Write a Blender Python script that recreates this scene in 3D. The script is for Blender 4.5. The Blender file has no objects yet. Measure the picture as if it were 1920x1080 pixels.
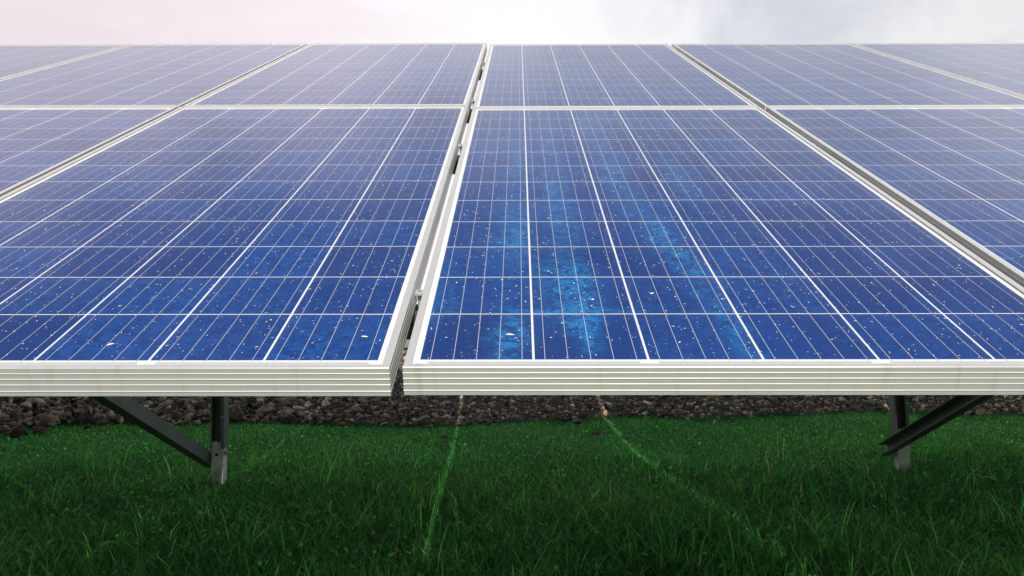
import bpy, bmesh, math, random
import numpy as np
from mathutils import Vector, Matrix, Euler

random.seed(7)
rng = np.random.default_rng(11)
S = bpy.context.scene
C = S.collection
R = math.radians

# ------------------------------------------------------------------ camera, sky, sun, exposure
CAM_H = 0.76
F_PX = 1620.6
YAW, ROLL, PHI = -0.00736, -0.00108, R(1.6)
TILT = 0.38138 + PHI                     # slope of the panel table
AX, AY, AN = 0.13804, -1.07322, 0.53765  # camera in table coordinates (across, up the slope, above the cells)

cam_d = bpy.data.cameras.new("camera")
cam = bpy.data.objects.new("camera", cam_d); C.objects.link(cam)
cam_d.sensor_width = 36.0
cam_d.lens = 36.0 * F_PX / 1920.0
cam_d.clip_start = 0.05
cam_d.clip_end = 3000.0
fwd = Vector((math.sin(YAW) * math.cos(PHI), math.cos(YAW) * math.cos(PHI), math.sin(PHI)))
rgt = fwd.cross(Vector((0, 0, 1))).normalized()
upv = rgt.cross(fwd).normalized()
r2 = rgt * math.cos(ROLL) + upv * math.sin(ROLL)
u2 = upv * math.cos(ROLL) - rgt * math.sin(ROLL)
m = Matrix((r2, u2, -fwd)).transposed().to_4x4()
m.translation = Vector((0, 0, CAM_H))
cam.matrix_world = m
S.camera = cam

SUN_EL, SUN_AZ = R(36), R(6)             # behind the camera, a little to its right
sd = Vector((math.sin(SUN_AZ) * math.cos(SUN_EL), -math.cos(SUN_AZ) * math.cos(SUN_EL), math.sin(SUN_EL)))
sun_d = bpy.data.lights.new("sun", "SUN")
sun_d.energy = 4.6
sun_d.angle = R(0.5)
sun_d.color = (1.0, 0.95, 0.88)
sun = bpy.data.objects.new("sun", sun_d); C.objects.link(sun)
sun.rotation_euler = sd.to_track_quat('Z', 'Y').to_euler()
sun.location = sd * 30

S.view_settings.view_transform = 'Standard'
S.view_settings.look = 'None'
S.view_settings.exposure = 0.0
S.view_settings.gamma = 1.0
S.view_settings.use_curve_mapping = False
S.render.engine = 'CYCLES'
S.cycles.max_bounces = 8
S.cycles.transparent_max_bounces = 12
S.cycles.use_denoising = True


class NT:
    """small helper to write node trees"""
    def __init__(self, tree):
        self.t = tree; self.n = tree.nodes; self.l = tree.links
    def node(self, kind, **kw):
        nd = self.n.new(kind)
        for k, v in kw.items():
            setattr(nd, k, v)
        return nd
    def put(self, sock, v):
        if isinstance(v, bpy.types.NodeSocket):
            self.l.new(v, sock)
        elif v is not None:
            sock.default_value = v
    def math(self, op, a, b=None, c=None, clamp=False):
        nd = self.node('ShaderNodeMath', operation=op, use_clamp=clamp)
        self.put(nd.inputs[0], a)
        if b is not None: self.put(nd.inputs[1], b)
        if c is not None: self.put(nd.inputs[2], c)
        return nd.outputs[0]
    def vmath(self, op, a, b=None):
        nd = self.node('ShaderNodeVectorMath', operation=op)
        self.put(nd.inputs[0], a)
        if b is not None: self.put(nd.inputs[1], b)
        return nd.outputs['Value'] if op in ('DOT_PRODUCT', 'LENGTH', 'DISTANCE') else nd.outputs[0]
    def noise(self, vec, scale, detail=4.0, rough=0.55, dist=0.0):
        nd = self.node('ShaderNodeTexNoise')
        if vec is not None: self.put(nd.inputs['Vector'], vec)
        nd.inputs['Scale'].default_value = scale
        nd.inputs['Detail'].default_value = detail
        nd.inputs['Roughness'].default_value = rough
        nd.inputs['Distortion'].default_value = dist
        return nd.outputs['Fac']
    def step(self, x, lo, hi, a=0.0, b=1.0):
        nd = self.node('ShaderNodeMapRange', interpolation_type='SMOOTHSTEP')
        self.put(nd.inputs['Value'], x)
        nd.inputs['From Min'].default_value = lo; nd.inputs['From Max'].default_value = hi
        nd.inputs['To Min'].default_value = a; nd.inputs['To Max'].default_value = b
        return nd.outputs[0]
    def mix(self, f, a, b, mode='MIX'):
        nd = self.node('ShaderNodeMix', data_type='RGBA', blend_type=mode)
        self.put(nd.inputs['Factor'], f)
        self.put(nd.inputs[6], a if isinstance(a, bpy.types.NodeSocket) else (*a, 1.0))
        self.put(nd.inputs[7], b if isinstance(b, bpy.types.NodeSocket) else (*b, 1.0))
        return nd.outputs[2]
    def gauss(self, x, mu, w):
        d = self.math('DIVIDE', self.math('SUBTRACT', x, mu), w)
        return self.math('EXPONENT', self.math('MULTIPLY', self.math('MULTIPLY', d, d), -1.0))
    def bump(self, h, strength, dist):
        nd = self.node('ShaderNodeBump')
        nd.inputs['Strength'].default_value = strength
        nd.inputs['Distance'].default_value = dist
        self.put(nd.inputs['Height'], h)
        return nd.outputs[0]


# ------------------------------------------------------------------ sky
W = bpy.data.worlds.new("World"); S.world = W; W.use_nodes = True
W.node_tree.nodes.clear()
k = NT(W.node_tree)
SKY_STRENGTH = 0.1
tc = k.node('ShaderNodeTexCoord').outputs['Generated']
dirv = k.vmath('NORMALIZE', tc)
sep = k.node('ShaderNodeSeparateXYZ'); k.put(sep.inputs[0], dirv)
den = k.math('ADD', k.math('MAXIMUM', sep.outputs['Z'], 0.0), 0.22)
comb = k.node('ShaderNodeCombineXYZ')
k.put(comb.inputs[0], k.math('DIVIDE', sep.outputs['X'], den))
k.put(comb.inputs[1], k.math('DIVIDE', sep.outputs['Y'], den))
cv = comb.outputs[0]
sky = k.node('ShaderNodeTexSky', sky_type='NISHITA')
sky.sun_disc = False
sky.sun_elevation = SUN_EL
sky.sun_rotation = R(180) - SUN_AZ
sky.air_density = 1.0; sky.dust_density = 1.2; sky.ozone_density = 1.2
n_big = k.noise(cv, 0.9, 6.0, 0.55, 0.3)
n_fine = k.noise(cv, 3.2, 6.0, 0.6, 0.5)
cover = k.math('ADD', k.math('MULTIPLY', n_big, 0.75), k.math('MULTIPLY', n_fine, 0.25))
# cloud cover closes up towards the horizon
cover = k.math('ADD', cover, k.step(sep.outputs['Z'], 0.42, 0.76, 0.14, -0.24))
cover = k.math('ADD', cover, k.math('MULTIPLY', sep.outputs['Y'], 0.12))   # the bank of cloud lies ahead; it is clear round the sun behind
# the thin spot where blue shows, up and to the right ahead
n_dir = k.noise(dirv, 7.0, 6.0, 0.62, 0.6)
def opening(d, noise_amp, r0, r1, depth):
    d = Vector(d).normalized()
    h = k.math('SUBTRACT', 1.0, k.vmath('DOT_PRODUCT', dirv, tuple(d)))
    h = k.math('ADD', h, k.math('MULTIPLY', k.math('SUBTRACT', n_dir, 0.5), noise_amp))
    return k.step(h, r0, r1, depth, 0.0)
hole = k.math('MAXIMUM', opening((0.15, 0.75, 0.65), 0.09, 0.002, 0.078, 0.46), opening((0.285, 0.91, 0.335), 0.030, -0.002, 0.012, 0.36))
mask = k.math('MULTIPLY', k.step(cover, 0.42, 0.62), k.math('SUBTRACT', 1.0, hole))
n_lum = k.noise(cv, 2.6, 6.0, 0.58, 0.5)
side = k.step(k.math('ADD', k.math('ABSOLUTE', k.math('ADD', sep.outputs['X'], 0.03)), k.math('MULTIPLY', k.math('SUBTRACT', n_big, 0.5), 0.5)), 0.06, 0.40)
lum = k.math('MULTIPLY', k.math('SUBTRACT', 10.2, k.math('MULTIPLY', side, 1.5)), k.math('ADD', 0.86, k.math('MULTIPLY', n_lum, 0.28)))
lum = k.math('MULTIPLY', lum, k.step(sep.outputs['Z'], 0.34, 0.48, 1.0, 1.34))
tint = k.step(k.math('ADD', sep.outputs['X'], k.math('MULTIPLY', k.math('SUBTRACT', n_big, 0.5), 0.6)), -0.28, 0.05)
ccol = k.mix(tint, (1.0, 0.905, 0.955), (0.985, 0.975, 1.0))
vm = k.node('ShaderNodeVectorMath', operation='SCALE'); k.put(vm.inputs[0], ccol); k.put(vm.inputs['Scale'], lum)
skyc = k.mix(mask, sky.outputs[0], vm.outputs[0])
bg = k.node('ShaderNodeBackground'); k.put(bg.inputs['Color'], skyc); bg.inputs['Strength'].default_value = SKY_STRENGTH
out = k.node('ShaderNodeOutputWorld'); k.l.new(bg.outputs[0], out.inputs['Surface'])

# ------------------------------------------------------------------ table -> world
def P(u, v, n=0.0):
    """point of the panel table (metres across, up the slope, above the cell plane) in the world"""
    return Vector((u - AX,
                   (v - AY) * math.cos(TILT) - (n - AN) * math.sin(TILT),
                   (v - AY) * math.sin(TILT) + (n - AN) * math.cos(TILT) + CAM_H))

def edge_y(x):
    """where grass gives way to gravel"""
    x = np.asarray(x, float)
    return (5.92 + 0.12 * np.tanh(x / 1.5) - 0.60 * np.exp(-((x + 3.55) / 0.36) ** 2)
            + 0.07 * np.sin(3.1 * x + 0.6) + 0.05 * np.sin(7.3 * x + 2.0))

_w = np.array([[1.3, 0.7, 0.2], [-0.9, 2.1, 1.7], [2.9, -1.6, 3.1], [4.7, 3.9, 0.4], [-5.5, 4.1, 2.2]])
_a = np.array([0.012, 0.010, 0.007, 0.005, 0.004])
def gz(x, y):
    """height of the soil"""
    x = np.asarray(x, float); y = np.asarray(y, float)
    z = 0.042 * np.tanh(x / 2.0)
    fade = np.exp(-(np.hypot(x, y - 4) / 14.0) ** 2)
    for (a, b, c), s in zip(_w, _a):
        z = z + s * np.sin(a * x + b * y + c) * fade
    z = z + 0.10 * np.exp(-((x + 3.4) / 1.1) ** 2 - ((y - 6.1) / 0.8) ** 2)
    z = z + 0.20 * np.clip(y - edge_y(x), 0, 2.6) * (0.9 + 0.1 * np.sin(1.7 * x))      # the gravel bank behind the turf
    return z

# ------------------------------------------------------------------ object helpers
def tag(o, label=None, cat=None, group=None, kind=None):
    if label: o['label'] = label
    if cat: o['category'] = cat
    if group: o['group'] = group
    if kind: o['kind'] = kind
    return o

def link(name, me, parent=None, mats=None):
    if mats:
        for mt in (mats if isinstance(mats, (list, tuple)) else [mats]):
            if mt.name not in [q.name for q in me.materials if q]:
                me.materials.append(mt)
    o = bpy.data.objects.new(name, me); C.objects.link(o)
    if parent: o.parent = parent
    return o

def empty(name, loc=(0, 0, 0), rot=(0, 0, 0)):
    o = bpy.data.objects.new(name, None); C.objects.link(o)
    o.empty_display_size = 0.1
    o.location = loc; o.rotation_euler = rot
    return o

def bm_mesh(bm, name, smooth=False):
    bmesh.ops.recalc_face_normals(bm, faces=bm.faces)
    me = bpy.data.meshes.new(name); bm.to_mesh(me); bm.free()
    if smooth:
        me.polygons.foreach_set('use_smooth', [True] * len(me.polygons))
    return me

def box(bm, x0, x1, y0, y1, z0, z1, bottom=True):
    vs = [bm.verts.new(c) for c in ((x0, y0, z0), (x1, y0, z0), (x1, y1, z0), (x0, y1, z0),
                                    (x0, y0, z1), (x1, y0, z1), (x1, y1, z1), (x0, y1, z1))]
    fs = [(4, 5, 6, 7), (0, 1, 5, 4), (1, 2, 6, 5), (2, 3, 7, 6), (3, 0, 4, 7)]
    if bottom: fs.append((3, 2, 1, 0))
    for f in fs: bm.faces.new([vs[i] for i in f])

def box_mesh(name, *a, bottom=True):
    bm = bmesh.new(); box(bm, *a, bottom=bottom); return bm_mesh(bm, name)

def sweep(bm, prof, p0, p1, ax, ay, miter0=0.0, miter1=0.0):
    """closed profile [(a,b)...] swept p0->p1; a goes along ax, b along ay; miter shifts the ends along the run by miter*a"""
    p0, p1, ax, ay = Vector(p0), Vector(p1), Vector(ax), Vector(ay)
    d = (p1 - p0).normalized()
    A = [bm.verts.new(p0 + ax * a + ay * b + d * (miter0 * a)) for a, b in prof]
    B = [bm.verts.new(p1 + ax * a + ay * b - d * (miter1 * a)) for a, b in prof]
    n = len(prof)
    for i in range(n):
        bm.faces.new((A[i], A[(i + 1) % n], B[(i + 1) % n], B[i]))
    bm.faces.new(A[::-1]); bm.faces.new(B)

def hexbolt(bm, c, axis, r, h, n=6):
    axis = Vector(axis).normalized(); c = Vector(c)
    q = axis.to_track_quat('Z', 'Y').to_matrix()
    a = [bm.verts.new(c + q @ Vector((r * math.cos(6.2832 * i / n), r * math.sin(6.2832 * i / n), 0))) for i in range(n)]
    b = [bm.verts.new(c + q @ Vector((r * .92 * math.cos(6.2832 * i / n), r * .92 * math.sin(6.2832 * i / n), h))) for i in range(n)]
    for i in range(n): bm.faces.new((a[i], a[(i + 1) % n], b[(i + 1) % n], b[i]))
    bm.faces.new(b); bm.faces.new(a[::-1])

# ------------------------------------------------------------------ materials
def new_mat(name):
    mt = bpy.data.materials.new(name); mt.use_nodes = True
    mt.node_tree.nodes.clear()
    q = NT(mt.node_tree)
    o = q.node('ShaderNodeOutputMaterial')
    return mt, q, o

def principled(q, o, base, rough=0.5, metal=0.0, spec=0.5, normal=None):
    b = q.node('ShaderNodeBsdfPrincipled')
    q.put(b.inputs['Base Color'], base if isinstance(base, bpy.types.NodeSocket) else (*base, 1))
    q.put(b.inputs['Roughness'], rough); q.put(b.inputs['Metallic'], metal)
    q.put(b.inputs['Specular IOR Level'], spec)
    if normal is not None: q.put(b.inputs['Normal'], normal)
    q.l.new(b.outputs[0], o.inputs['Surface'])
    return b

def opos(q): return q.node('ShaderNodeTexCoord').outputs['Object']
def gpos(q): return q.node('ShaderNodeNewGeometry').outputs['Position']

# anodised aluminium of the panel frames, slightly dirty
ALU, q, o = new_mat("anodised_aluminium")
p = gpos(q)
mp = q.node('ShaderNodeMapping'); q.put(mp.inputs['Vector'], p); mp.inputs['Scale'].default_value = (6, 60, 60)
streak = q.noise(mp.outputs[0], 1.0, 3.0, 0.6)
dirt = q.step(q.noise(p, 9.0, 5.0, 0.65), 0.50, 0.75)
col = q.mix(q.math('MULTIPLY', streak, 0.35), (0.645, 0.64, 0.612), (0.56, 0.562, 0.51))
col = q.mix(q.math('MULTIPLY', dirt, 0.30), col, (0.48, 0.47, 0.41))
scuff = q.step(q.noise(p, 70.0, 4.0, 0.6), 0.66, 0.72)
col = q.mix(q.math('MULTIPLY', scuff, q.math('MULTIPLY', dirt, 0.6)), col, (0.80, 0.79, 0.74))
mp2 = q.node('ShaderNodeMapping'); q.put(mp2.inputs['Vector'], p); mp2.inputs['Scale'].default_value = (55, 5, 5)
drip = q.step(q.noise(mp2.outputs[0], 1.0, 4.0, 0.6), 0.54, 0.76)
col = q.mix(q.math('MULTIPLY', drip, 0.30), col, (0.34, 0.33, 0.28))
principled(q, o, col, q.math('ADD', 0.30, q.math('MULTIPLY', dirt, 0.2)), 0.36, 0.8)

BACK, q, o = new_mat("white_backsheet")
principled(q, o, (0.78, 0.78, 0.76), 0.6)

RIBBON, q, o = new_mat("tinned_ribbon")
principled(q, o, (0.50, 0.52, 0.56), 0.5, 0.0)

def cell_material(name, stain_obj=None, stains=()):
    mt, q, o = new_mat(name)
    pos = gpos(q)
    info = q.node('ShaderNodeObjectInfo').outputs['Random']
    vor = q.node('ShaderNodeTexVoronoi'); q.put(vor.inputs['Vector'], pos); vor.inputs['Scale'].default_value = 95.0
    gr = q.node('ShaderNodeSeparateXYZ'); q.put(gr.inputs[0], vor.outputs['Color'])
    grain = gr.outputs[0]
    big = q.noise(pos, 7.0, 4.0, 0.6)
    col = q.mix(grain, (0.0042, 0.036, 0.180), (0.0095, 0.076, 0.295))
    col = q.mix(info, col, (0.007, 0.034, 0.170))
    col = q.mix(q.math('MULTIPLY', q.step(big, 0.45, 0.7), 0.35), col, (0.006, 0.060, 0.27))
    # fine contact fingers with dashed mid lines are lost at this distance: only a faint weave is left
    so = q.node('ShaderNodeSeparateXYZ'); q.put(so.inputs[0], opos(q))
    ww = q.math('ABSOLUTE', q.math('SUBTRACT', q.math('FRACT', q.math('ADD', q.math('MULTIPLY', so.outputs[0], 5 / 0.159), 10.0)), 0.5))
    dash = q.step(q.noise(pos, 160.0, 2.0, 0.5), 0.45, 0.6)
    col = q.mix(q.math('MULTIPLY', q.step(ww, 0.008, 0.016, 1.0, 0.0), q.math('MULTIPLY', dash, 0.35)), col, (0.10, 0.16, 0.36))
    if stain_obj is not None:
        t = q.node('ShaderNodeTexCoord'); t.object = stain_obj
        s = q.node('ShaderNodeSeparateXYZ'); q.put(s.inputs[0], t.outputs['Object'])
        u = q.math('DIVIDE', s.outputs[0], 0.159); v = q.math('DIVIDE', s.outputs[1], 0.159)
        nz = q.noise(t.outputs['Object'], 11.0, 4.0, 0.6)
        nf = q.noise(t.outputs['Object'], 55.0, 6.0, 0.7, 1.2)
        uw = q.math('ADD', u, q.math('MULTIPLY', q.math('SUBTRACT', nz, 0.5), 0.55))
        tot = None
        for (u0, slope, wu, v0, wv, amp) in stains:
            cu = q.math('ADD', u0, q.math('MULTIPLY', q.math('SUBTRACT', v, v0), slope))
            g = q.math('MULTIPLY', q.gauss(q.math('SUBTRACT', uw, cu), 0.0, wu * 1.22), q.gauss(v, v0, wv))
            g = q.math('MULTIPLY', g, amp)
            tot = g if tot is None else q.math('ADD', tot, g)
        f = q.math('MULTIPLY', tot, q.step(nf, 0.40, 0.62, 0.10, 1.45), clamp=True)
        f = q.math('MULTIPLY', f, q.math('ADD', 0.55, q.math('MULTIPLY', info, 0.65)), clamp=True)
        col = q.mix(f, col, (0.014, 0.17, 0.42))
    principled(q, o, col, 0.5, 0.0, 0.25)
    return mt
CELL = cell_material("polycrystalline_cell")

# cover glass: fresnel reflection over clear glass, with a thin even film of dust
GLASS, q, o = new_mat("dusty_cover_glass")
geo = q.node('ShaderNodeNewGeometry')
cosv = q.math('ABSOLUTE', q.vmath('DOT_PRODUCT', geo.outputs['Incoming'], geo.outputs['Normal']))
fr = q.node('ShaderNodeFresnel'); fr.inputs['IOR'].default_value = 1.34
gl = q.node('ShaderNodeBsdfGlossy'); gl.inputs['Roughness'].default_value = 0.16
tr = q.node('ShaderNodeBsdfTransparent')
mx = q.node('ShaderNodeMixShader'); q.l.new(fr.outputs[0], mx.inputs[0]); q.l.new(tr.outputs[0], mx.inputs[1]); q.l.new(gl.outputs[0], mx.inputs[2])
df = q.node('ShaderNodeBsdfDiffuse'); df.inputs['Color'].default_value = (0.62, 0.60, 0.56, 1)
dn = q.noise(geo.outputs['Position'], 5.0, 5.0, 0.6)
tau = q.math('MULTIPLY', q.step(dn, 0.25, 0.75, 0.5, 1.4), -0.005)
film = q.math('SUBTRACT', 1.0, q.math('EXPONENT', q.math('DIVIDE', tau, q.math('MAXIMUM', cosv, 0.05))))
mx2 = q.node('ShaderNodeMixShader'); q.l.new(film, mx2.inputs[0]); q.l.new(mx.outputs[0], mx2.inputs[1]); q.l.new(df.outputs[0], mx2.inputs[2])
q.l.new(mx2.outputs[0], o.inputs['Surface'])

def steel(name, base, var, rough=0.5, metal=0.3):
    mt, q, o = new_mat(name)
    p = gpos(q)
    n1 = q.noise(p, 14.0, 5.0, 0.6); n2 = q.noise(p, 60.0, 4.0, 0.6)
    col = q.mix(q.step(n1, 0.35, 0.7), base, var)
    col = q.mix(q.math('MULTIPLY', q.step(n2, 0.55, 0.75), 0.35), col, tuple(min(1, c * 1.5) for c in base))
    principled(q, o, col, rough, metal)
    return mt
GALV = steel("galvanised_steel", (0.115, 0.150, 0.146), (0.080, 0.108, 0.104), 0.5, 0.15)
PILE = steel("weathered_pile_steel", (0.56, 0.60, 0.56), (0.28, 0.31, 0.29), 0.65, 0.05)
BOLT = steel("bolt_steel", (0.45, 0.46, 0.46), (0.35, 0.36, 0.36), 0.4, 0.5)
DARK, q, o = new_mat("dark_hole"); principled(q, o, (0.01, 0.011, 0.011), 0.8)

def attr_material(name, rough=0.6, spec=0.3, translucent=0.0, grain=None):
    mt, q, o = new_mat(name)
    a = q.node('ShaderNodeAttribute'); a.attribute_name = 'tint'
    col = a.outputs['Color']
    nrm = None
    if grain:
        p = gpos(q)
        n = q.noise(p, grain, 5.0, 0.65)
        col = q.mix(q.math('MULTIPLY', q.step(n, 0.35, 0.7), 0.55), col, (0.55, 0.5, 0.42), 'MULTIPLY')
        nrm = q.bump(n, 0.5, 0.006)
    b = principled(q, o, col, rough, 0.0, spec, nrm)
    if translucent:
        t = q.node('ShaderNodeBsdfTranslucent'); q.l.new(q.mix(1.0, col, (1.7, 1.6, 1.3), 'MULTIPLY'), t.inputs['Color'])
        ms = q.node('ShaderNodeMixShader'); ms.inputs[0].default_value = translucent
        q.l.new(b.outputs[0], ms.inputs[1]); q.l.new(t.outputs[0], ms.inputs[2])
        q.l.new(ms.outputs[0], o.inputs['Surface'])
    return mt
GRASS = attr_material("grass_blade", 0.42, 0.22, 0.50)
STONE = attr_material("crushed_stone", 0.8, 0.3, 0.0, 45.0)
SPECK = attr_material("dry_debris", 0.8, 0.2, 0.2)

def rock_material(name, a, b, c):
    mt, q, o = new_mat(name)
    p = opos(q)
    n1 = q.noise(p, 9.0, 6.0, 0.65, 0.4); n2 = q.noise(p, 38.0, 5.0, 0.65)
    col = q.mix(q.step(n1, 0.35, 0.65), a, b)
    col = q.mix(q.math('MULTIPLY', q.step(n2, 0.5, 0.72), 0.6), col, c)
    principled(q, o, col, 0.85, 0.0, 0.25, q.bump(n2, 0.7, 0.01))
    return mt
ROCKS = {
    'brown': rock_material("brown_rock", (0.15, 0.105, 0.07), (0.085, 0.064, 0.048), (0.22, 0.175, 0.125)),
    'ochre': rock_material("ochre_rock", (0.36, 0.23, 0.10), (0.20, 0.14, 0.075), (0.42, 0.32, 0.19)),
    'tan':   rock_material("tan_rock", (0.42, 0.32, 0.22), (0.26, 0.18, 0.11), (0.52, 0.43, 0.32)),
    'dark':  rock_material("dark_rock", (0.065, 0.055, 0.048), (0.040, 0.036, 0.032), (0.14, 0.125, 0.11)),
    'pale':  rock_material("pale_rock", (0.45, 0.42, 0.36), (0.29, 0.26, 0.22), (0.55, 0.51, 0.44)),
}

SOIL, q, o = new_mat("turf_soil")
p = gpos(q)
n1 = q.noise(p, 2.2, 5.0, 0.6); n2 = q.noise(p, 30.0, 6.0, 0.7)
sp = q.node('ShaderNodeSeparateXYZ'); q.put(sp.inputs[0], p)
col = q.mix(q.step(n1, 0.4, 0.62), (0.024, 0.085, 0.020), (0.034, 0.060, 0.022))
col = q.mix(q.step(n2, 0.45, 0.7), col, (0.034, 0.120, 0.026))
col = q.mix(q.step(sp.outputs[1], 3.6, 4.8), col, q.mix(q.step(n2, 0.4, 0.65), (0.034, 0.13, 0.032), (0.060, 0.24, 0.050)))   # mossy turf at the back, lightened to stand for daylight from behind
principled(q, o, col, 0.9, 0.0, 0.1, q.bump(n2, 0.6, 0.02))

BED, q, o = new_mat("stone_dust")
p = gpos(q)
n2 = q.noise(p, 40.0, 6.0, 0.7)
principled(q, o, q.mix(n2, (0.10, 0.088, 0.070), (0.23, 0.205, 0.165)), 0.9, 0.0, 0.1, q.bump(n2, 0.8, 0.03))

# ------------------------------------------------------------------ ground
def grid_mesh(name, xs, ys, zf, dz=0.0):
    X, Y = np.meshgrid(xs, ys)
    Z = zf(X, Y) + dz
    v = np.stack([X.ravel(), Y.ravel(), Z.ravel()], 1)
    nx, ny = len(xs), len(ys)
    i = np.arange((ny - 1) * (nx - 1)); a = (i // (nx - 1)) * nx + i % (nx - 1)
    f = np.stack([a, a + 1, a + nx + 1, a + nx], 1)
    me = bpy.data.meshes.new(name)
    me.from_pydata(v.tolist(), [], f.tolist())
    me.polygons.foreach_set('use_smooth', np.ones(len(f), bool))
    return me
xs = np.concatenate([[-900, -300, -100, -40, -20, -12], np.linspace(-8, 8, 90), [12, 20, 40, 100, 300, 900]])
ys = np.concatenate([[-900, -300, -100, -40, -15, -6, -2], np.linspace(0, 10, 70), [12, 16, 24, 50, 120, 300, 900]])
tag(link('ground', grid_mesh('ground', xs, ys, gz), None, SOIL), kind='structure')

# ------------------------------------------------------------------ instanced small geometry as one mesh
def scatter_mesh(name, protos, pick, mats3, locs, cols=None):
    """joins many transformed copies of small triangle meshes; mats3 (n,3,3), locs (n,3), cols (n,3)"""
    Vs, Fs, Cs = [], [], []; off = 0
    for pi, (pv, pf) in enumerate(protos):
        idx = np.nonzero(pick == pi)[0]
        if len(idx) == 0: continue
        v = np.einsum('nij,kj->nki', mats3[idx], pv) + locs[idx][:, None, :]
        f = pf[None] + (np.arange(len(idx)) * len(pv))[:, None, None] + off
        Vs.append(v.reshape(-1, 3)); Fs.append(f.reshape(-1, 3)); off += v.shape[0] * v.shape[1]
        if cols is not None: Cs.append(np.repeat(cols[idx], len(pv), axis=0))
    return tri_mesh(name, np.concatenate(Vs), np.concatenate(Fs), np.concatenate(Cs) if cols is not None else None)

def tri_mesh(name, V, F, col=None):
    me = bpy.data.meshes.new(name)
    me.vertices.add(len(V)); me.vertices.foreach_set('co', V.astype(np.float32).ravel())
    me.loops.add(F.size); me.loops.foreach_set('vertex_index', F.astype(np.int32).ravel())
    me.polygons.add(len(F)); me.polygons.foreach_set('loop_start', np.arange(0, F.size, 3, dtype=np.int32))
    me.update(calc_edges=True)
    if col is not None:
        at = me.attributes.new('tint', 'FLOAT_COLOR', 'POINT')
        at.data.foreach_set('color', np.concatenate([col, np.ones((len(col), 1))], 1).astype(np.float32).ravel())
    return me

def rand_rot(n, flat=1.0):
    a = rng.uniform(0, 2 * np.pi, n); t = rng.normal(0, 0.5 * flat, n); s = rng.normal(0, 0.5 * flat, n)
    ca, sa, ct, st, cs, ss = np.cos(a), np.sin(a), np.cos(t), np.sin(t), np.cos(s), np.sin(s)
    o_, z_ = np.ones(n), np.zeros(n)
    Rz = np.stack([ca, -sa, z_, sa, ca, z_, z_, z_, o_], 1).reshape(n, 3, 3)
    Rx = np.stack([o_, z_, z_, z_, ct, -st, z_, st, ct], 1).reshape(n, 3, 3)
    Ry = np.stack([cs, z_, ss, z_, o_, z_, -ss, z_, cs], 1).reshape(n, 3, 3)
    return Rz @ Rx @ Ry

def hull(points):
    bm = bmesh.new()
    for c in points: bm.verts.new(c)
    r = bmesh.ops.convex_hull(bm, input=bm.verts)
    bmesh.ops.delete(bm, geom=[g for g in r['geom_interior'] if isinstance(g, bmesh.types.BMVert)], context='VERTS')
    bmesh.ops.triangulate(bm, faces=bm.faces)
    bmesh.ops.recalc_face_normals(bm, faces=bm.faces)
    return bm
def stone_points(n):
    p = rng.normal(size=(n, 3)); p /= np.linalg.norm(p, axis=1)[:, None]
    return p * rng.uniform(0.75, 1.05, (n, 1)) * np.array([1.0, rng.uniform(0.5, 0.85), rng.uniform(0.28, 0.6)]) * 0.5
stone_protos, stone_meshes = [], []
for i in range(14):
    bm = hull(stone_points(int(rng.integers(9, 14))))
    bm.verts.index_update()
    stone_protos.append((np.array([v.co[:] for v in bm.verts]), np.array([[v.index for v in f.verts] for f in bm.faces])))
    bm.free()

STONE_COLS = np.array([[.17, .155, .13], [.10, .088, .075], [.24, .225, .195], [.055, .048, .042], [.15, .115, .08], [.34, .31, .26], [.20, .14, .08]])
STONE_P = [.25, .25, .13, .18, .1, .05, .04]
gravel_bed = tag(empty('gravel_bed', (0, 6.6, 0)), kind='structure')
gx = np.linspace(-9, 9, 60); gy = np.linspace(5.0, 8.5, 36)
def bedz(X, Y): return gz(X, Y) + np.where(Y > edge_y(X), 0.006, -0.05)
bed = link('stone_dust', grid_mesh('stone_dust', gx, gy[gy < 8.6], bedz), gravel_bed, BED)
FAR, q, o = new_mat("far_gravel")          # beyond the stones that can be told apart; added pale to bounce sunlight under the panels
p = gpos(q)
vo = q.node('ShaderNodeTexVoronoi'); q.put(vo.inputs['Vector'], p); vo.inputs['Scale'].default_value = 24.0
vs_ = q.node('ShaderNodeSeparateXYZ'); q.put(vs_.inputs[0], vo.outputs['Color'])
principled(q, o, q.mix(vs_.outputs[0], (0.18, 0.165, 0.14), (0.40, 0.37, 0.31)), 0.9, 0.0, 0.1, q.bump(vo.outputs['Distance'], 0.8, 0.04))
fb = link('far_gravel', grid_mesh('far_gravel', np.linspace(-16, 16, 40), np.array([8.5, 9, 10, 12, 15, 18, 22]), lambda X, Y: gz(X, Y) + 0.014), gravel_bed, FAR)
fb.matrix_parent_inverse = gravel_bed.matrix_basis.inverted()
bed.matrix_parent_inverse = gravel_bed.matrix_basis.inverted()
# loose stones, joined
n = 46000
y = 5.0 + 3.5 * rng.random(n) ** 1.5
x = rng.uniform(-0.66, 0.66, n) * (y + 0.7)
keep = y > edge_y(x) - 0.03 * rng.random(n) - np.where(rng.random(n) < 0.03, 0.25 * rng.random(n), 0)
x, y = x[keep], y[keep]; n = len(x)
left = 1.0 + 0.8 * np.clip((-0.9 - x) / 2.0, 0, 1)
sz = rng.lognormal(math.log(0.035), 0.40, n) * left
sz = np.clip(sz, 0.018, 0.11)
loc = np.stack([x, y, gz(x, y) + 0.010 + 0.035 * rng.random(n)], 1)
m3 = rand_rot(n) * sz[:, None, None]
ci = rng.choice(len(STONE_COLS), n, p=STONE_P)
cols = STONE_COLS[ci] * (np.array([2.0, 1.9, 1.72]) * (1.0 + 0.25 * (x[:, None] > -0.5))) * rng.uniform(0.3, 1.5, (n, 1))
gv = link('gravel', scatter_mesh('gravel', stone_protos, rng.integers(0, 14, n), m3, loc, cols), gravel_bed, STONE)
gv.matrix_parent_inverse = gravel_bed.matrix_basis.inverted()
tag(gv, kind='stuff')
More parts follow.
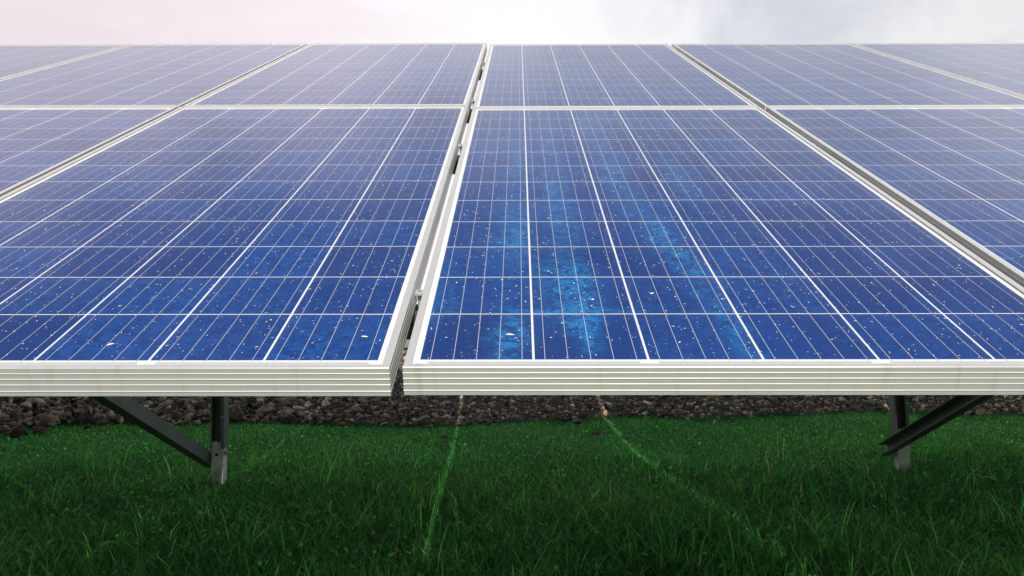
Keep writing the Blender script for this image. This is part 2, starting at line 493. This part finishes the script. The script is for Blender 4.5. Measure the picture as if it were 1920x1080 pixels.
# the stones that show largest are picked apart
tints = []
for i, (pv, pf) in enumerate(stone_protos):
    c = STONE_COLS[i % len(STONE_COLS)] * np.array([2.0, 1.88, 1.68])
    me = tri_mesh('stone', pv, pf, np.tile(c, (len(pv), 1))); me.materials.append(STONE); stone_meshes.append(me)
cnt = 0
while cnt < 270:
    yy = random.uniform(5.1, 6.9); xx = random.uniform(-0.60, 0.60) * yy
    if random.random() < 0.35: xx = random.uniform(-0.6, -0.1) * yy
    if yy < edge_y(xx): continue
    o = bpy.data.objects.new('stone', stone_meshes[cnt % 14]); C.objects.link(o); o.parent = gravel_bed
    s = random.uniform(0.045, 0.075) * (1.9 if xx < -1.0 else 1.0)
    o.location = Vector((xx, yy, float(gz(xx, yy)) + 0.045 + 0.01 * random.random())) - gravel_bed.location
    o.rotation_euler = (random.gauss(0, .4), random.gauss(0, .4), random.uniform(0, 6.28)); o.scale = (s, s, s)
    cnt += 1

# ------------------------------------------------------------------ photo point -> ground (used once to lay out the rocks and weeds at their real places)
def ground_at(px, py):
    d = (fwd + r2 * ((px - 960) / F_PX) + u2 * (-(py - 540) / F_PX))
    t = CAM_H / -d.z
    for _ in range(6):
        t = (CAM_H - float(gz(d.x * t, d.y * t)) - 0.01) / -d.z
    return Vector((d.x * t, d.y * t, float(gz(d.x * t, d.y * t))))

# ------------------------------------------------------------------ rocks
def make_rock(label, px, py, wpx, hr, kind, seed, depth=0.8, pointed=False):
    """px,py: where its foot meets the ground in the photograph; wpx: its width there"""
    g = ground_at(px, py)
    w = wpx * g.y / F_PX
    rs = np.random.default_rng(seed)
    p = rs.normal(size=(26, 3)); p /= np.linalg.norm(p, axis=1)[:, None]
    p *= rs.uniform(0.82, 1.05, (26, 1))
    if pointed: p[:, :2] *= (1.1 - 0.75 * np.clip(p[:, 2:3], 0, 1))
    p *= np.array([w / 2, w / 2 * depth, w * hr * 1.35])
    p[:, 2] = np.maximum(p[:, 2], -0.3 * w * hr)
    bm = hull(p)
    bmesh.ops.subdivide_edges(bm, edges=bm.edges, cuts=2, use_grid_fill=True)
    for v in bm.verts:
        v.co += Vector(rs.normal(size=3)) * w * 0.022
    bmesh.ops.triangulate(bm, faces=bm.faces)
    me = bm_mesh(bm, 'rock')
    o = link('rock', me, None, ROCKS[kind])
    o.location = g + Vector((0, w * 0.3, 0.025 + 0.35 * w * hr * (py < 800)))
    o.rotation_euler = (0, 0, rs.uniform(-0.4, 0.4))
    return tag(o, label, 'rock', 'larger rocks along the edge of the gravel')

ROCK_LIST = [
    ("dark rock lying in the grass at the far left, lowest of the rocks there", 22, 819, 46, 0.34, 'dark', 1, 0.8, False),
    ("flat dark brown rock in the grass just right of the lowest left rock", 68, 814, 34, 0.24, 'brown', 2, 0.7, False),
    ("big dark rock on the gravel at the left edge, above the lowest left rock", 26, 797, 48, 0.40, 'dark', 3, 0.8, False),
    ("ochre boulder with a sloping top on the gravel near the left edge", 60, 778, 50, 0.36, 'ochre', 4, 0.8, False),
    ("brown rounded rock half sunk where grass meets gravel, right of the ochre boulder", 100, 787, 42, 0.30, 'brown', 5, 0.8, False),
    ("pale slab of stone lying on top of the brown rounded rock", 107, 772, 24, 0.26, 'pale', 6, 0.7, False),
    ("dark pointed rock standing up at the grass edge left of the brace", 163, 797, 30, 0.55, 'dark', 7, 0.7, True),
    ("tan slab shaped rock at the grass edge under the diagonal brace", 203, 788, 38, 0.30, 'tan', 8, 0.6, False),
    ("flat brown grey stone at the grass edge between brace and left post", 325, 790, 36, 0.22, 'brown', 9, 0.6, False),
    ("dark brown lumpy clod right behind the left post", 441, 792, 36, 0.42, 'brown', 10, 0.9, False),
    ("yellowish broken rock at the grass edge right of the brown clod", 488, 788, 32, 0.34, 'tan', 11, 0.7, False),
    ("grey wedge of rock at the grass edge, right of the yellowish rock", 535, 788, 38, 0.26, 'pale', 12, 0.6, True),
    ("flat brown stone at the grass edge in the middle of the view", 1040, 792, 26, 0.26, 'brown', 13, 0.7, False),
    ("brown stone at the grass edge beside the right light streak", 1094, 788, 22, 0.32, 'brown', 14, 0.7, False),
    ("small yellow stone at the grass edge left of the right post", 1476, 777, 15, 0.40, 'ochre', 15, 0.7, False),
    ("long tan stone in the grass edge right of the right brace", 1845, 783, 26, 0.30, 'tan', 16, 0.6, False),
    ("long pale slab lying on the gravel at the right, above the brace", 1880, 752, 26, 0.28, 'pale', 17, 0.6, False),
    ("dark brown clod of earth lying in the grass beside the left light streak", 832, 826, 18, 0.20, 'brown', 18, 0.7, False),
    ("flat brown earth clod in the grass left of the right light streak", 1119, 819, 24, 0.14, 'brown', 19, 0.7, False),
]
for a in ROCK_LIST: make_rock(*a)

# ------------------------------------------------------------------ grass
def blades(name, x, y, h, w, lean, tint):
    n = len(x)
    z = gz(x, y) - 0.004
    ang = rng.uniform(0, 2 * np.pi, n); la = rng.uniform(0, 2 * np.pi, n)
    wx, wy = np.cos(ang), np.sin(ang)
    lx, ly = np.cos(la) * lean, np.sin(la) * lean
    V = np.zeros((n, 7, 3))
    for i, (t, ww) in enumerate(((0.0, 0.85), (0.42, 1.0), (0.78, 0.66))):
        cx = x + lx * h * t * t; cy = y + ly * h * t * t; cz = z + h * t * (1 - 0.25 * lean * t)
        V[:, 2 * i] = np.stack([cx - wx * w * ww / 2, cy - wy * w * ww / 2, cz], 1)
        V[:, 2 * i + 1] = np.stack([cx + wx * w * ww / 2, cy + wy * w * ww / 2, cz], 1)
    V[:, 6] = np.stack([x + lx * h, y + ly * h, z + h * (1 - 0.3 * lean)], 1)
    base = np.array([[0, 1, 3], [0, 3, 2], [2, 3, 5], [2, 5, 4], [4, 5, 6]])
    F = (base[None] + (np.arange(n) * 7)[:, None, None]).reshape(-1, 3)
    return tri_mesh(name, V.reshape(-1, 3), F, np.repeat(tint, 7, axis=0))

def lowfreq(x, y, s, ph):
    return (np.sin(s * x + ph) * np.cos(s * 1.3 * y + 2 * ph) + np.sin(s * 0.6 * (x + y) + 3 * ph) + np.sin(s * 2.1 * x - s * 1.7 * y + ph * 5) * 0.6) / 2.6

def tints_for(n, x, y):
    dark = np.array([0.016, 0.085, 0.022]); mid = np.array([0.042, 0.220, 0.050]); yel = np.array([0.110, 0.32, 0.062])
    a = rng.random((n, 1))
    far = np.clip((y - 3.6) / 1.4, 0, 1)[:, None]      # finer turf at the back; light from behind is put into its colour
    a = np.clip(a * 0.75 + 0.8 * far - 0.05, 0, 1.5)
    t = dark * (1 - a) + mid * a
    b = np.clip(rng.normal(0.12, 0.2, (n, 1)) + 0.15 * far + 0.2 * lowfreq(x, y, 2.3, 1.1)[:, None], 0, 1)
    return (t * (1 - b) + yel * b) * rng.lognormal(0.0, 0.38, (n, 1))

def grass_field(n, y0, y1, pw):
    y = y0 + (y1 - y0) * rng.random(n) ** pw
    x = rng.uniform(-1, 1, n) * (0.60 * y + 0.75)
    k = (y < edge_y(x) + rng.normal(0.0, 0.085, n) + 0.05 * np.sin(23 * x) * np.sin(9.1 * x))
    return x[k], y[k]
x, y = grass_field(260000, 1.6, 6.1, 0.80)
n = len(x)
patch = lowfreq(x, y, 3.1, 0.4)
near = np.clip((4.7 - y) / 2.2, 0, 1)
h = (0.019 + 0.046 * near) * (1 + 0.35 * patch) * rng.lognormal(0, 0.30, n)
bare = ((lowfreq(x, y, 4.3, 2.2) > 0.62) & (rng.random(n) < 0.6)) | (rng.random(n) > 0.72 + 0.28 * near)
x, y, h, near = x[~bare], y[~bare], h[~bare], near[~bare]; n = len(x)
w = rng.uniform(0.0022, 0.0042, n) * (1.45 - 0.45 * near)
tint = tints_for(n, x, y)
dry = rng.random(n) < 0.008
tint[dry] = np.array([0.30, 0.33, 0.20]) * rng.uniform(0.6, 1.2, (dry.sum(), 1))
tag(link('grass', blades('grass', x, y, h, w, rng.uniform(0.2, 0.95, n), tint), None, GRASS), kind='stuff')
# taller seedy tufts, dead stalks among them
n = 2600
cx, cy = grass_field(160, 2.0, 4.6, 1.0)
i = rng.integers(0, len(cx), n)
x = cx[i] + rng.normal(0, 0.05, n); y = cy[i] + rng.normal(0, 0.05, n)
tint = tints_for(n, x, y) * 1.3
dry = rng.random(n) < 0.04
tint[dry] = np.array([0.42, 0.46, 0.30]) * rng.uniform(0.5, 1.1, (dry.sum(), 1))
tag(link('tall_grass', blades('tall_grass', x, y, rng.uniform(0.09, 0.19, n), rng.uniform(0.002, 0.0038, n), rng.uniform(0.15, 1.1, n), tint), None, GRASS), kind='stuff')
# clover-like ground leaves
n = 11000
x, y = grass_field(n, 1.9, 5.8, 0.8); n = len(x)
lp = np.array([[0, -1, 0], [0.62, -0.35, .12], [0.75, 0.35, .10], [0, 1.0, -0.05], [-0.75, 0.35, .10], [-0.62, -0.35, .12], [0, 0.1, -0.03]])
lf = np.array([[6, 0, 1], [6, 1, 2], [6, 2, 3], [6, 3, 4], [6, 4, 5], [6, 5, 0]])
sz = rng.uniform(0.005, 0.011, n)
near = np.clip((4.7 - y) / 2.2, 0, 1)
loc = np.stack([x, y, gz(x, y) + (0.012 + 0.035 * near) * rng.uniform(0.6, 1.4, n)], 1)
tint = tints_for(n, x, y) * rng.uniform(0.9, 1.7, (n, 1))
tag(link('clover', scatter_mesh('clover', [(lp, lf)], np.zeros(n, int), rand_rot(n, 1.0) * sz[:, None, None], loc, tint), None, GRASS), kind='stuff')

# a few broad-leaved weeds one can tell apart
def leaf_mesh(L, Wd, curl, tint):
    rows = 7; V = []; F = []
    for r in range(rows):
        t = r / (rows - 1)
        ww = Wd * math.sin(math.pi * min(1, 0.08 + 0.92 * t)) ** 0.8 * (1 if r < rows - 1 else 0.08)
        zc = L * (0.75 * t - curl * t * t); yc = L * t * (0.55 + 0.35 * t)
        V += [(-ww, yc, zc + ww * .35), (0, yc, zc), (ww, yc, zc + ww * .35)]
    for r in range(rows - 1):
        b = 3 * r
        for c in (0, 1):
            F += [[b + c, b + c + 1, b + c + 4], [b + c, b + c + 4, b + c + 3]]
    V = np.array(V)
    me = tri_mesh('leaf', V, np.array(F), np.tile(np.array(tint), (len(V), 1)))
    me.polygons.foreach_set('use_smooth', [True] * len(me.polygons))
    me.materials.append(GRASS)
    return me
bright = (0.07, 0.23, 0.04); green = (0.03, 0.15, 0.03)
lf_b = [leaf_mesh(0.10, 0.013, 0.5, bright), leaf_mesh(0.075, 0.010, 0.3, bright)]
lf_g = [leaf_mesh(0.085, 0.011, 0.45, green), leaf_mesh(0.06, 0.010, 0.25, green)]
WEEDS = [
    ("broad leaved weed with bright green leaves in the bottom left corner", 70, 1056, lf_b, 4, 1.0),
    ("bright green upright leaf pair in the grass below the diagonal brace", 172, 1046, lf_b, 2, 1.25),
    ("small forked green weed in the dark grass below the left post", 386, 1045, lf_g, 3, 0.9),
    ("small weed with one rounded leaf just left of the left post foot", 303, 956, lf_g, 3, 0.8),
    ("small rosette weed in the grass left of the left light streak", 724, 952, lf_g, 5, 0.75),
    ("low weed with oval leaves at the bottom centre, between the light streaks", 1000, 1040, lf_g, 4, 0.9),
    ("low weed with oval leaves right of the right light streak", 1430, 985, lf_g, 4, 0.9),
    ("low broad leaved weed in the grass right of the right post", 1850, 1010, lf_g, 4, 1.0),
]
for lab, px, py, leaves, k_, sc in WEEDS:
    g = ground_at(px, py)
    t = tag(empty('weed', g + Vector((0, 0, 0.02))), lab, 'weed', 'broad leaved weeds in the grass')
    for j in range(k_):
        o = link('leaf', leaves[j % 2], t)
        o.rotation_euler = (random.uniform(-0.25, 0.25), 0, 6.28 * j / k_ + random.uniform(-0.4, 0.4)); o.scale = (sc,) * 3

# pale dry stalks lying on the grass
def stalk(label, px, py, L, ang):
    g = ground_at(px, py)
    bm = bmesh.new()
    pts = [Vector((-L / 2 + L * i / 5, 0.006 * math.sin(i * 1.7), 0.004 * math.cos(i * 2.1))) for i in range(6)]
    ring = []
    for i, p_ in enumerate(pts):
        r_ = 0.0022 * (1 - 0.1 * i)
        ring.append([bm.verts.new(p_ + Vector((0, r_ * math.cos(2.094 * k), r_ * math.sin(2.094 * k)))) for k in range(3)])
    for a, b in zip(ring, ring[1:]):
        for k_ in range(3): bm.faces.new((a[k_], a[(k_ + 1) % 3], b[(k_ + 1) % 3], b[k_]))
    bm.faces.new(ring[0]); bm.faces.new(ring[-1][::-1])
    o = link('dry_stalk', bm_mesh(bm, 'dry_stalk'), None, STRAW)
    o.location = g + Vector((0, 0, 0.045)); o.rotation_euler = (0, 0.05, ang)
    tag(o, label, 'stalk', 'pale dry stalks lying on the grass')
STRAW, q, o = new_mat("dry_straw"); principled(q, o, (0.50, 0.47, 0.36), 0.7)
stalk("pale straight dry stalk lying on the grass right of the right post", 1738, 876, 0.055, 0.05)
stalk("pale dry stalk lying on the grass left of the right post", 1606, 890, 0.045, 0.5)
stalk("slanting pale dry stalk low in the grass right of the right post", 1848, 910, 0.085, -0.8)
stalk("pale dry stalk lying on the grass below the diagonal brace", 268, 868, 0.040, 0.2)

# ------------------------------------------------------------------ solar panels
CP = 0.159                                # cell pitch
U0, U1, V0, V1 = -0.0185, 6 * CP + 0.0185, -0.030, 12 * CP + 0.033
LIP = 0.0110
N0, N1 = -0.0385, 0.0042
PITCH = (U1 - U0) + 0.016
ROWV = 1.981
HW, HH = (CP - 0.0034) / 2, (CP - 0.0028) / 2

def rail_profile():
    """a: inwards from the outer face, b: along the panel normal"""
    p = [(0.0, N0)]
    for f in (0.83, 0.60, 0.40, 0.20):
        c = N1 - 0.0427 * f
        p += [(0.0, c - 0.0005), (-0.0008, c - 0.0003), (0.0, c + 0.0010)]
    p += [(0.0, N1 - 0.0006), (0.0006, N1), (LIP, N1), (LIP, N1 - 0.0012), (0.0026, -0.0050), (0.0026, N0 + 0.002), (0.026, N0 + 0.002), (0.026, N0)]
    return p
RP = rail_profile()
def rail(p0, p1, inward):
    bm = bmesh.new(); sweep(bm, RP, p0, p1, inward, (0, 0, 1), 1.0, 1.0)
    me = bm_mesh(bm, 'frame_rail'); me.materials.append(ALU); return me
rails = [rail((U0, V0, 0), (U1, V0, 0), (0, 1, 0)), rail((U0, V1, 0), (U1, V1, 0), (0, -1, 0)),
         rail((U0, V0, 0), (U0, V1, 0), (1, 0, 0)), rail((U1, V0, 0), (U1, V1, 0), (-1, 0, 0))]
back_me = box_mesh('backsheet', U0 + .004, U1 - .004, V0 + .004, V1 - .004, -0.0014, -0.00012); back_me.materials.append(BACK)
glass_me = box_mesh('glass_pane', U0 + LIP - .002, U1 - LIP + .002, V0 + LIP - .002, V1 - LIP + .002, 0.0009, 0.0028, bottom=False)
glass_me.materials.append(GLASS)
cell_me = box_mesh('solar_cell', -HW, HW, -HH, HH, -0.00010, 0.0, bottom=False)
cell_me.materials.append(CELL)
bus_me = box_mesh('busbar', -0.00045, 0.00045, -0.006, 12 * CP + 0.006, 0.0001, 0.0003, bottom=False); bus_me.materials.append(RIBBON)
cross2_me = box_mesh('cross_ribbon', -0.92 * CP, 0.92 * CP, -0.0022, 0.0022, 0.0003, 0.0006, bottom=False); cross2_me.materials.append(RIBBON)
cross1_me = box_mesh('cross_ribbon', -0.42 * CP, 0.42 * CP, -0.0022, 0.0022, 0.0003, 0.0006, bottom=False); cross1_me.materials.append(RIBBON)
def merged_cells():
    bm = bmesh.new()
    for i in range(6):
        for j in range(12):
            cx, cy = (i + .5) * CP, (j + .5) * CP
            box(bm, cx - HW, cx + HW, cy - HH, cy + HH, -0.00010, 0.0, bottom=False)
    me = bm_mesh(bm, 'solar_cells'); me.materials.append(CELL); return me
def merged_bus():
    bm = bmesh.new()
    for i in range(6):
        for b in range(5):
            cx = (i + .1 + .2 * b) * CP
            box(bm, cx - .00055, cx + .00055, -.006, 12 * CP + .006, .0001, .0003, bottom=False)
    me = bm_mesh(bm, 'busbars'); me.materials.append(RIBBON); return me
cells_all, bus_all = merged_cells(), merged_bus()

def part(name, me, root, loc=(0, 0, 0)):
    o = bpy.data.objects.new(name, me); C.objects.link(o); o.parent = root; o.location = loc
    return o
def solar_panel(c, row, label, group, detailed=True):
    dn, dv, dt = 0.0, 0.0, 0.0
    if c < 0:                              # the left half of the table sits a few millimetres prouder
        dn, dv, dt = (0.003, -0.008, 0.0026) if row == 0 else (0.008, -0.002, 0.0)
    root = empty('solar_panel', P(c * PITCH + {1: 0.007, -1: -0.001, -2: 0.002}.get(c, -0.003 if c > 1 else 0.013 if c < -2 else 0.0), row * ROWV + dv, dn), (TILT + dt, 0, 0))
    tag(root, label, 'solar panel', group)
    for me in rails: part('frame_rail', me, root)
    part('backsheet', back_me, root); part('glass_pane', glass_me, root)
    if detailed:
        for i in range(6):
            for j in range(12):
                part('solar_cell', cell_me, root, ((i + .5) * CP, (j + .5) * CP, 0))
            for b in range(5):
                part('busbar', bus_me, root, ((i + .1 + .2 * b) * CP, 0, 0))
        for i in (1, 3, 5): part('cross_ribbon', cross2_me, root, (i * CP, -0.0075, 0))
        for i in (2, 4): part('cross_ribbon', cross2_me, root, (i * CP, 12 * CP + 0.0085, 0))
        for i in (.5, 5.5): part('cross_ribbon', cross1_me, root, (i * CP, 12 * CP + 0.0085, 0))
    else:
        tag(part('solar_cells', cells_all, root), kind='stuff'); tag(part('busbars', bus_all, root), kind='stuff')
    return root

LOWER = {-2: "front row solar panel at the left edge, pale with reflected sky",
         -1: "large front row solar panel left of the central gap, filling the left foreground",
         0: "large front row solar panel right of the central gap, with cyan stains on its cells",
         1: "front row solar panel right of the stained panel, cut by the right edge"}
UPPER = {-3: "back row solar panel in the far left top corner, cut by the left edge",
         -2: "second back row solar panel from the left edge, grey with reflected cloud",
         -1: "back row solar panel directly left of the central gap",
         0: "back row solar panel directly right of the central gap, behind the stained panel",
         1: "back row solar panel second to the right of the central gap",
         2: "back row solar panel third to the right of the central gap",
         3: "back row solar panel in the far right top corner, only a sliver in view"}
panels = {}
for c in range(-5, 6):
    for row, D in ((0, LOWER), (1, UPPER)):
        if c in D:
            panels[c, row] = solar_panel(c, row, D[c], 'front row of solar panels' if row == 0 else 'back row of solar panels')
        else:
            side = 'left' if c < 0 else 'right'
            panels[c, row] = solar_panel(c, row, f"solar panel of the {'front' if row == 0 else 'back'} row past the {side} edge of the view",
                                         f"panels of the {'front' if row == 0 else 'back'} row past the {side} edge", detailed=False)

# cells of the stained panel: discoloured streaks down the first three columns
st = panels[0, 0]
STAINS = ((0.80, 0.00, 0.17, 3.6, 1.3, 0.80), (0.78, 0.02, 0.13, 0.5, 0.60, 0.75), (0.82, 0.0, 0.16, 7.5, 3.2, 0.50), (0.10, 0.0, 0.12, 1.3, 0.6, 0.40),
          (1.40, -0.08, 0.22, 1.75, 0.75, 1.00), (1.50, 0.0, 0.09, 0.7, 0.45, 1.10), (1.44, -0.02, 0.17, 4.6, 1.6, 0.75), (1.42, 0.0, 0.16, 8.5, 2.6, 0.55), (1.45, 0.0, 0.48, 1.06, 0.06, 1.2),
          (2.66, -0.10, 0.17, 3.3, 1.4, 0.80), (2.88, -0.05, 0.11, 0.6, 0.75, 0.70), (2.36, -0.02, 0.20, 7.0, 2.2, 0.60), (2.25, 0.0, 0.26, 10.5, 1.2, 0.45), (3.35, 0.0, 0.18, 6.2, 1.8, 0.45))
STAINED = cell_material("stained_cell", st, STAINS)
cell_st = cell_me.copy(); cell_st.materials.clear(); cell_st.materials.append(STAINED)
for o in st.children:
    if o.name.startswith('solar_cell'): o.data = cell_st

# ------------------------------------------------------------------ clamps in the gaps, purlins under the panels
clamp_bm = bmesh.new()
sweep(clamp_bm, [(-.0077, -.0075), (.0077, -.0075), (.0077, -.0045), (-.0077, -.0045)], (0, -.010, 0), (0, .010, 0), (1, 0, 0), (0, 0, 1))
hexbolt(clamp_bm, (0, 0, -.044), (0, 0, 1), .004, .037, 8)
clamp_me = bm_mesh(clamp_bm, 'clamp_body'); clamp_me.materials.append(ALU)
bb = bmesh.new(); hexbolt(bb, (0, 0, -.0045), (0, 0, 1), .0034, .002); bolt_me = bm_mesh(bb, 'bolt'); bolt_me.materials.append(BOLT)
PUR_V = [0.262, 1.385, 2.140, 3.215]
order = ["nearest the front edge", "second from the front edge", "third from the front edge", "nearest the back edge"]
for c, where in ((0, "in the central gap between panels"), (1, "in the gap right of the stained panel"), (-1, "in the gap left of the big left panel"),
                 (2, "in the second gap to the right"), (-2, "in the second gap to the left")):
    for i, v in enumerate(PUR_V):
        if abs(c) == 2 and i < 2: continue
        r = empty('panel_clamp', P(c * PITCH + U0 - .008, v, 0.0), (TILT, 0, 0))
        tag(r, f"small clamp {where}, {order[i]}", 'clamp', 'clamps in the gaps between panels')
        part('clamp_body', clamp_me, r); part('bolt', bolt_me, r)
pb = bmesh.new()
sweep(pb, [(0, -.0435), (.045, -.0435), (.045, -.0475), (.004, -.0475), (.004, -.086), (.045, -.086), (.045, -.090), (0, -.090)],
      (-5.15, 0, 0), (6.15, 0, 0), (0, 1, 0), (0, 0, 1))
pur_me = bm_mesh(pb, 'purlin'); pur_me.materials.append(GALV)
for i, v in enumerate(PUR_V):
    o = part('purlin', pur_me, None, P(0, v - .005, 0)); o.rotation_euler = (TILT, 0, 0)
    tag(o, f"steel purlin running under the panels, {order[i]}", 'purlin', 'purlins under the panels')

# ------------------------------------------------------------------ support frames
POST_Y = 3.93
def cz_panel(y):                          # height of the cell plane at a depth
    v = AY + (y + (0 - AN) * math.sin(TILT)) / math.cos(TILT)
    return P(0, v, 0).z
def support(label, x, lean, ground_z, lift=0.0):
    """x: left front edge of the post"""
    root = tag(empty('support_post', (x + .03, POST_Y, ground_z), (0, lean, 0)), label, 'support post', 'support posts under the panel table')
    gzr = ground_z
    top = cz_panel(POST_Y) - 0.215 - gzr
    zj = 0.142 + lift - gzr                      # bottom of the sleeve
    t = .003; w2 = .031
    bm = bmesh.new()                      # sleeve: lipped channel open to the front
    sweep(bm, [(-w2, 0), (-w2 + .007, 0), (-w2 + .007, t), (-w2 + t, t), (-w2 + t, .060 - t), (w2 - t, .060 - t), (w2 - t, t), (w2 - .014, t), (w2 - .014, 0), (w2, 0), (w2, .060), (-w2, .060)],
          (0, 0, zj), (0, 0, top), (1, 0, 0), (0, 1, 0))
    part('sleeve', bm_mesh(bm, 'sleeve'), root).data.materials.append(GALV)
    bm = bmesh.new()                      # driven pile inside it, web to the front
    a = .0265
    sweep(bm, [(-a, .006), (a, .006), (a, .054), (a - .014, .054), (a - .014, .050), (a - .004, .050), (a - .004, .010), (-a + .004, .010), (-a + .004, .050), (-a + .014, .050), (-a + .014, .054), (-a, .054)],
          (0, 0, -.30), (0, 0, zj + .03), (1, 0, 0), (0, 1, 0))
    pile = part('pile', bm_mesh(bm, 'pile'), root); pile.data.materials.append(PILE)
    bm = bmesh.new(); hexbolt(bm, (-.004, .0062, zj - .028), (0, -1, 0), .0075, .0012, 10)
    part('bolt_hole', bm_mesh(bm, 'bolt_hole'), root).data.materials.append(DARK)
    for dz in (.145, .265):
        bm = bmesh.new(); hexbolt(bm, (w2 - .007, 0.0, zj + dz), (0, -1, 0), .0055, .005)
        part('bolt', bm_mesh(bm, 'bolt'), root).data.materials.append(BOLT)
    bm = bmesh.new()
    hexbolt(bm, (a - .001, .030, zj - .024), (1, 0, 0), .012, .010); hexbolt(bm, (a, .030, zj - .024), (1, 0, 0), .006, .030)
    part('bolt', bm_mesh(bm, 'bolt'), root).data.materials.append(BOLT)
    # brace: channel running forward and up on the post's left side, open away from the post
    p0 = Vector((0, .090, zj - .075)); d = Vector((0, -.85, .335)).normalized(); nrm = Vector((0, .335, .85)).normalized()
    p1 = Vector((0, 0.03, zj - .046)) + d * 1.78
    bm = bmesh.new()
    xo = -w2 - .002
    sweep(bm, [(0, -.027), (0, .027), (-.046, .027), (-.046, .0235), (-.0035, .0235), (-.0035, -.0235), (-.046, -.0235), (-.046, -.027)],
          p0 + Vector((xo, 0, 0)), p1 + Vector((xo, 0, 0)), (1, 0, 0), nrm)
    part('brace', bm_mesh(bm, 'brace'), root).data.materials.append(GALV)
    bm = bmesh.new()
    b0 = p0 + d * .06 + Vector((xo - .0035, 0, 0)); hexbolt(bm, b0, (-1, 0, 0), .009, .007)
    part('bolt', bm_mesh(bm, 'bolt'), root).data.materials.append(BOLT)
    # rafter that carries the purlins
    bm = bmesh.new()
    off = Vector((x + .03, POST_Y, ground_z))
    a0 = P(0, 0.12, 0); a1 = P(0, 3.55, 0); a0.x = a1.x = off.x
    sd_ = Vector((0, math.cos(TILT), math.sin(TILT))); nn = Vector((0, -math.sin(TILT), math.cos(TILT)))
    sweep(bm, [(-.025, -.190), (.025, -.190), (.025, -.187), (-.022, -.187), (-.022, -.0955), (.025, -.0955), (.025, -.0925), (-.025, -.0925)],
          a0 - off, a1 - off, (1, 0, 0), nn)
    part('rafter', bm_mesh(bm, 'rafter'), root).data.materials.append(GALV)
    return root
support("galvanised steel post with diagonal brace left of the central gap", -1.398, 0.0, float(gz(-1.37, POST_Y)) - .01)
support("galvanised steel post with diagonal brace near the right edge, leaning slightly", 1.715, R(-3.0), float(gz(1.74, POST_Y)), 0.058)

# ------------------------------------------------------------------ debris on the glass
def pyramid():
    v = np.array([[-1, 0, 0], [-.3, -.8, 0], [.6, -.7, 0], [1, .1, 0], [.3, .8, 0], [-.6, .6, 0], [0, 0, .8]], float)
    f = np.array([[6, i, (i + 1) % 6] for i in range(6)])
    return v, f
locs, mats, cols = [], [], []
def specks(c, row, n, smin, smax):
    u = rng.uniform(0.002, 6 * CP - .002, n); v = rng.uniform(0.0, 12 * CP, n)
    root = panels[c, row]
    M = np.array(root.matrix_basis.to_3x3()) if False else np.array(Euler((root.rotation_euler.x, 0, 0)).to_matrix())
    base = np.array(root.location)
    L = np.stack([u, v, np.full(n, 0.0029)], 1) @ M.T + base
    s = np.clip(rng.lognormal(math.log(0.00058), 0.38, n), smin, smax)
    el = np.where(rng.random(n) < 0.25, rng.uniform(1.8, 3.5, n), rng.uniform(1.0, 1.6, n))
    ang = rng.uniform(0, np.pi, n); ca, sa = np.cos(ang), np.sin(ang)
    z = np.zeros(n)
    B = np.stack([ca * s * el, -sa * s, z, sa * s * el, ca * s, z, z, z, s * 0.6], 1).reshape(n, 3, 3)
    locs.append(L); mats.append(np.einsum('ij,njk->nik', M, B))
    t = np.array([[.88, .87, .80]]) * rng.uniform(0.75, 1.1, (n, 1))
    y_ = rng.random(n) < 0.25; t[y_] *= np.array([1.0, .96, .74])
    dk = rng.random(n) < 0.02; t[dk] = (.06, .05, .04)
    cols.append(np.clip(t, 0, .9))
for c, row, n in ((0, 0, 4800), (-1, 0, 4800), (1, 0, 3600), (-2, 0, 3000), (0, 1, 700), (-1, 1, 700), (1, 1, 500), (-2, 1, 450), (2, 1, 300), (-3, 1, 250), (3, 1, 200)):
    specks(c, row, n, 0.00035, 0.0011)
locs, mats, cols = np.concatenate(locs), np.concatenate(mats), np.concatenate(cols)
tag(link('debris_specks', scatter_mesh('debris_specks', [pyramid()], np.zeros(len(locs), int), mats, locs, cols), None, SPECK), kind='stuff')

# the few husks large enough to point at
def husk(label, c, u, v, L, ang):
    bm = bmesh.new()
    ring = []
    for i in range(6):
        t = i / 5 - .5
        r_ = 0.0013 * math.sqrt(max(0.05, 1 - (2 * t) ** 2))
        ring.append([bm.verts.new((t * L, .10 * L * math.cos(2.6 * t) + r_ * math.cos(1.257 * k_), .0015 + r_ * .8 * math.sin(1.257 * k_))) for k_ in range(5)])
    for a, b in zip(ring, ring[1:]):
        for k_ in range(5): bm.faces.new((a[k_], a[(k_ + 1) % 5], b[(k_ + 1) % 5], b[k_]))
    bm.faces.new(ring[0]); bm.faces.new(ring[-1][::-1])
    me = bm_mesh(bm, 'seed_husk', True); me.materials.append(HUSK)
    root = panels[c, 0]
    o = part('seed_husk', me, None, P(c * PITCH + u * CP, v * CP, .0029 + (.003 if c < 0 else 0)))
    o.rotation_euler = (Matrix.Rotation(TILT, 3, 'X') @ Matrix.Rotation(ang, 3, 'Z')).to_euler()
    tag(o, label, 'seed husk', 'seed husks lying on the panels')
HUSK, q, o = new_mat("seed_husk"); principled(q, o, (0.80, 0.78, 0.66), 0.7)
husk("long pale seed husk on the first column of the stained panel, near its front edge", 0, 0.79, 0.46, .013, -0.1)
husk("pale seed husk lying on the third column of the stained panel, low down", 0, 2.24, 1.46, .008, 0.5)
husk("pale slanting husk in the middle of the second column of the stained panel", 0, 1.62, 1.30, .006, 0.6)
husk("white husk on the left front panel near its lower right corner", -1, 5.80, 0.38, .010, -0.2)
husk("yellowish husk on the left front panel, near its front edge at far left", -1, 3.55, 0.22, .011, 0.7)
